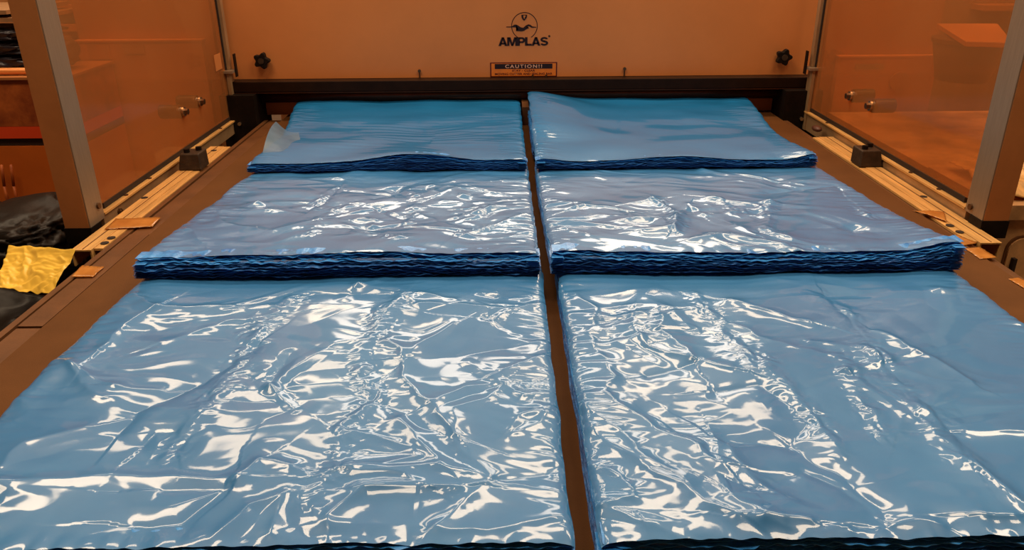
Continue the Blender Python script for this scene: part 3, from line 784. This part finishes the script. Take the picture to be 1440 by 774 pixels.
# waste bin with black liner and the yellow sheet
bn = thing('waste_bin', 'dark waste bin lined with black plastic, beside the table', 'bin', (-1.12, 1.35, FL))
bm = B()
prism(bm, [Vector((-1.42, .95, FL + .005)), Vector((-.90, .95, FL + .005)), Vector((-.87, .92, -.14)), Vector((-1.45, .92, -.14))], (0, .85, 0))
link('bin_body', bm, M['brick_dark'], bn, bevel=.01)
def sheet(name, pts, n, m, parent, amp, seed, fr=14, thick=.0012):
    """crumpled sheet over a quad of four points"""
    a, b_, c_, d_ = [Vector(p) for p in pts]
    u, v = np.meshgrid(np.linspace(0, 1, n), np.linspace(0, 1, n))
    P = [a[i] * (1-u) * (1-v) + b_[i] * u * (1-v) + c_[i] * u * v + d_[i] * (1-u) * v for i in range(3)]
    w1 = perlin(u * 3, v * 3, seed) * .3
    nn = perlin(u * 3.2 + w1, v * 3 + w1, seed + 1); n2 = perlin(u * 7 + w1, v * 7, seed + 2)
    hh = amp * (-np.sqrt(nn * nn + .001) * 2 + .7 * np.sqrt(n2 * n2 + .001) + perlin(u * 2, v * 2, seed + 3))
    ex = perlin(u * 5, v * 5, seed + 5) * amp * .25
    o = grid_mesh(name, P[0] + ex, P[1] + ex, P[2] + hh, m, parent)
    s = o.modifiers.new('t', 'SOLIDIFY'); s.thickness = thick
    return o
lin = sheet('bin_liner', [(-1.50, .88, -.16), (-.875, .88, -.12), (-.875, 1.50, -.085), (-1.50, 1.60, -.12)], 90, M['bag_black'], bn, .035, 7)
for i, (c, s, lab) in enumerate((((-1.13, 1.72, -.055), (.16, .17, .075), 'glossy black plastic bag slumped behind the yellow sheet'),
                                 ((-1.38, 1.55, -.10), (.12, .16, .06), 'black plastic bag at the left frame edge'))):
    tag(lump('black_bag', c, s, M['bag_black'], 1.7 + i * 5, 5, .22, 2.6), lab, 'bag')
ys = sheet('yellow_sheet', [on_z(-8, 405, -.045), on_z(72, 413, -.035), on_z(106, 350, .028), on_z(12, 345, -.0)], 90, M['yellow'], None, .0045, 21, thick=.0008)
tag(ys, 'crumpled bright yellow plastic sheet hanging beside the table edge', 'sheet')

# ------------------------------------------------------------------ right surroundings
t, a, b = side_box(1181, 1320, 79, 2.72, 'cream steel box seen through the right guard door', M['panel'], 1.10, on_y(1296, 20, 2.75).x)
p = on_y(1252, 112, 2.72)
bm = B(); cyl(bm, (p.x + .03, 2.7195, p.z - .005), (p.x + .03, 2.712, p.z - .005), .033, 28); link('round_dial', bm, M['cream'], t)
p = on_y(1202, 98, 2.72); q = on_y(1243, 90, 2.72)
boxo('name_plate', (p.x, 2.716, p.z), (q.x, 2.7195, q.z), M['frame'], t)
bench = thing('side_bench', 'dark workbench in front of the cream box, seen through right door', 'bench', (1.6, 2.3, FL))
boxo('bench_top', (1.12, 1.95, -.01), (2.2, 2.69, .015), M['beige'], bench, .004)
for x in (1.18, 2.12):
    for y in (2.0, 2.6): boxo('leg', (x - .03, y - .03, FL), (x + .03, y + .03, -.011), M['frame'], bench)
q = [on_z(1318, 33, .31), on_z(1403, 33, .31), on_z(1425, 60, .31), on_z(1358, 58, .31)]
bd = thing('pale_board', 'pale board lying on a dark bin beyond the right guard door', 'board', (q[0].x, q[0].y, .3))
bm = B(); prism(bm, q, (0, 0, -.014)); link('board_plate', bm, M['panel'], bd, bevel=.002)
cx = (q[0].x + q[2].x) / 2; cy = (q[0].y + q[2].y) / 2
db = thing('dark_bin', 'round dark pot under the pale board beyond the right door', 'pot', (cx, cy, .17))
print('BIN', cx, cy)
bm = B(); cyl(bm, (cx, cy, .17), (cx, cy, .28), .075, 28, .10); link('bin_body', bm, M['brick_dark'], db, True)
bm = B(); cyl(bm, (cx, cy, .281), (cx, cy, .293), .105, 28); link('bin_rim', bm, M['brick_dark'], db)
p = on_y(1290, 0, 3.3)
boxo_r = thing('upright_cabinet', 'tall grey brown cabinet in the far right background', 'cabinet', (2.6, 3.6, FL))
boxo('cabinet_body', (p.x + .02, 3.4, FL + .01), (3.6, 3.9, 1.6), M['card'], boxo_r, .01)
p2 = on_y(1385, 8, 3.3)
boxo('cabinet_shelf', (p2.x, 3.3, p2.z - .02), (3.6, 3.399, p2.z), M['cream'], boxo_r)
# beige machine at the right frame edge
p = on_z(1405, 240, .12)
rm = thing('packing_machine', 'beige boxy machine with rounded door at the right frame edge', 'machine', (1.6, 1.9, FL))
bx0 = 1.095
boxo('machine_body', (bx0, 1.64, FL + .01), (2.0, 1.93, .0), M['beige'], rm, .018)
boxo('machine_lid', (bx0 - .006, 1.63, .001), (2.0, 1.94, .035), M['beige'], rm, .008)
bm = B(); box(bm, (bx0 + .045, 1.632, -.60), (1.9, 1.6395, -.045))
bmesh.ops.bevel(bm, geom=[e for e in bm.edges if abs(e.verts[0].co.y - e.verts[1].co.y) > .001], offset=.03, segments=6, affect='EDGES', profile=.5)
mdoor = link('machine_door', bm, M['beige'], rm)
bm = B(); box(bm, (bx0 + .040, 1.636, -.606), (1.906, 1.6398, -.039))
bmesh.ops.bevel(bm, geom=[e for e in bm.edges if abs(e.verts[0].co.y - e.verts[1].co.y) > .001], offset=.033, segments=6, affect='EDGES', profile=.5)
link('door_seam', bm, M['strip'], rm)
boxo('door_handle', (bx0 + .055, 1.620, -.16), (bx0 + .063, 1.6315, -.09), M['dark'], mdoor)
sheet('crumpled_wrap', [(bx0 + .03, 1.66, .052), (1.7, 1.66, .055), (1.7, 1.92, .065), (bx0 + .03, 1.92, .055)], 60, M['rail'], rm, .014, 44)

# lifted corner of the far left stack, thin see-through film
st = [o for o in C.objects if o.get('label', '').startswith('far blue film stack in left')][0]
n = 40
u, v = np.meshgrid(np.linspace(0, 1, n), np.linspace(0, 1, n))
A0 = on_z(367, 226, .062); A1 = on_z(430, 232, .068); A2 = on_z(420, 186, .068); A3 = on_y(388, 171, 2.22)
P = [A0[i] * (1-u) * (1-v) + A1[i] * u * (1-v) + A2[i] * u * v + A3[i] * (1-u) * v for i in range(3)]
P[2] = P[2] + .018 * np.sin(PI * v) * (1 - u) - .012 * np.sin(PI * u) * v
fo = grid_mesh('lifted_corner', P[0], P[1], P[2], M['film_flap'], st)
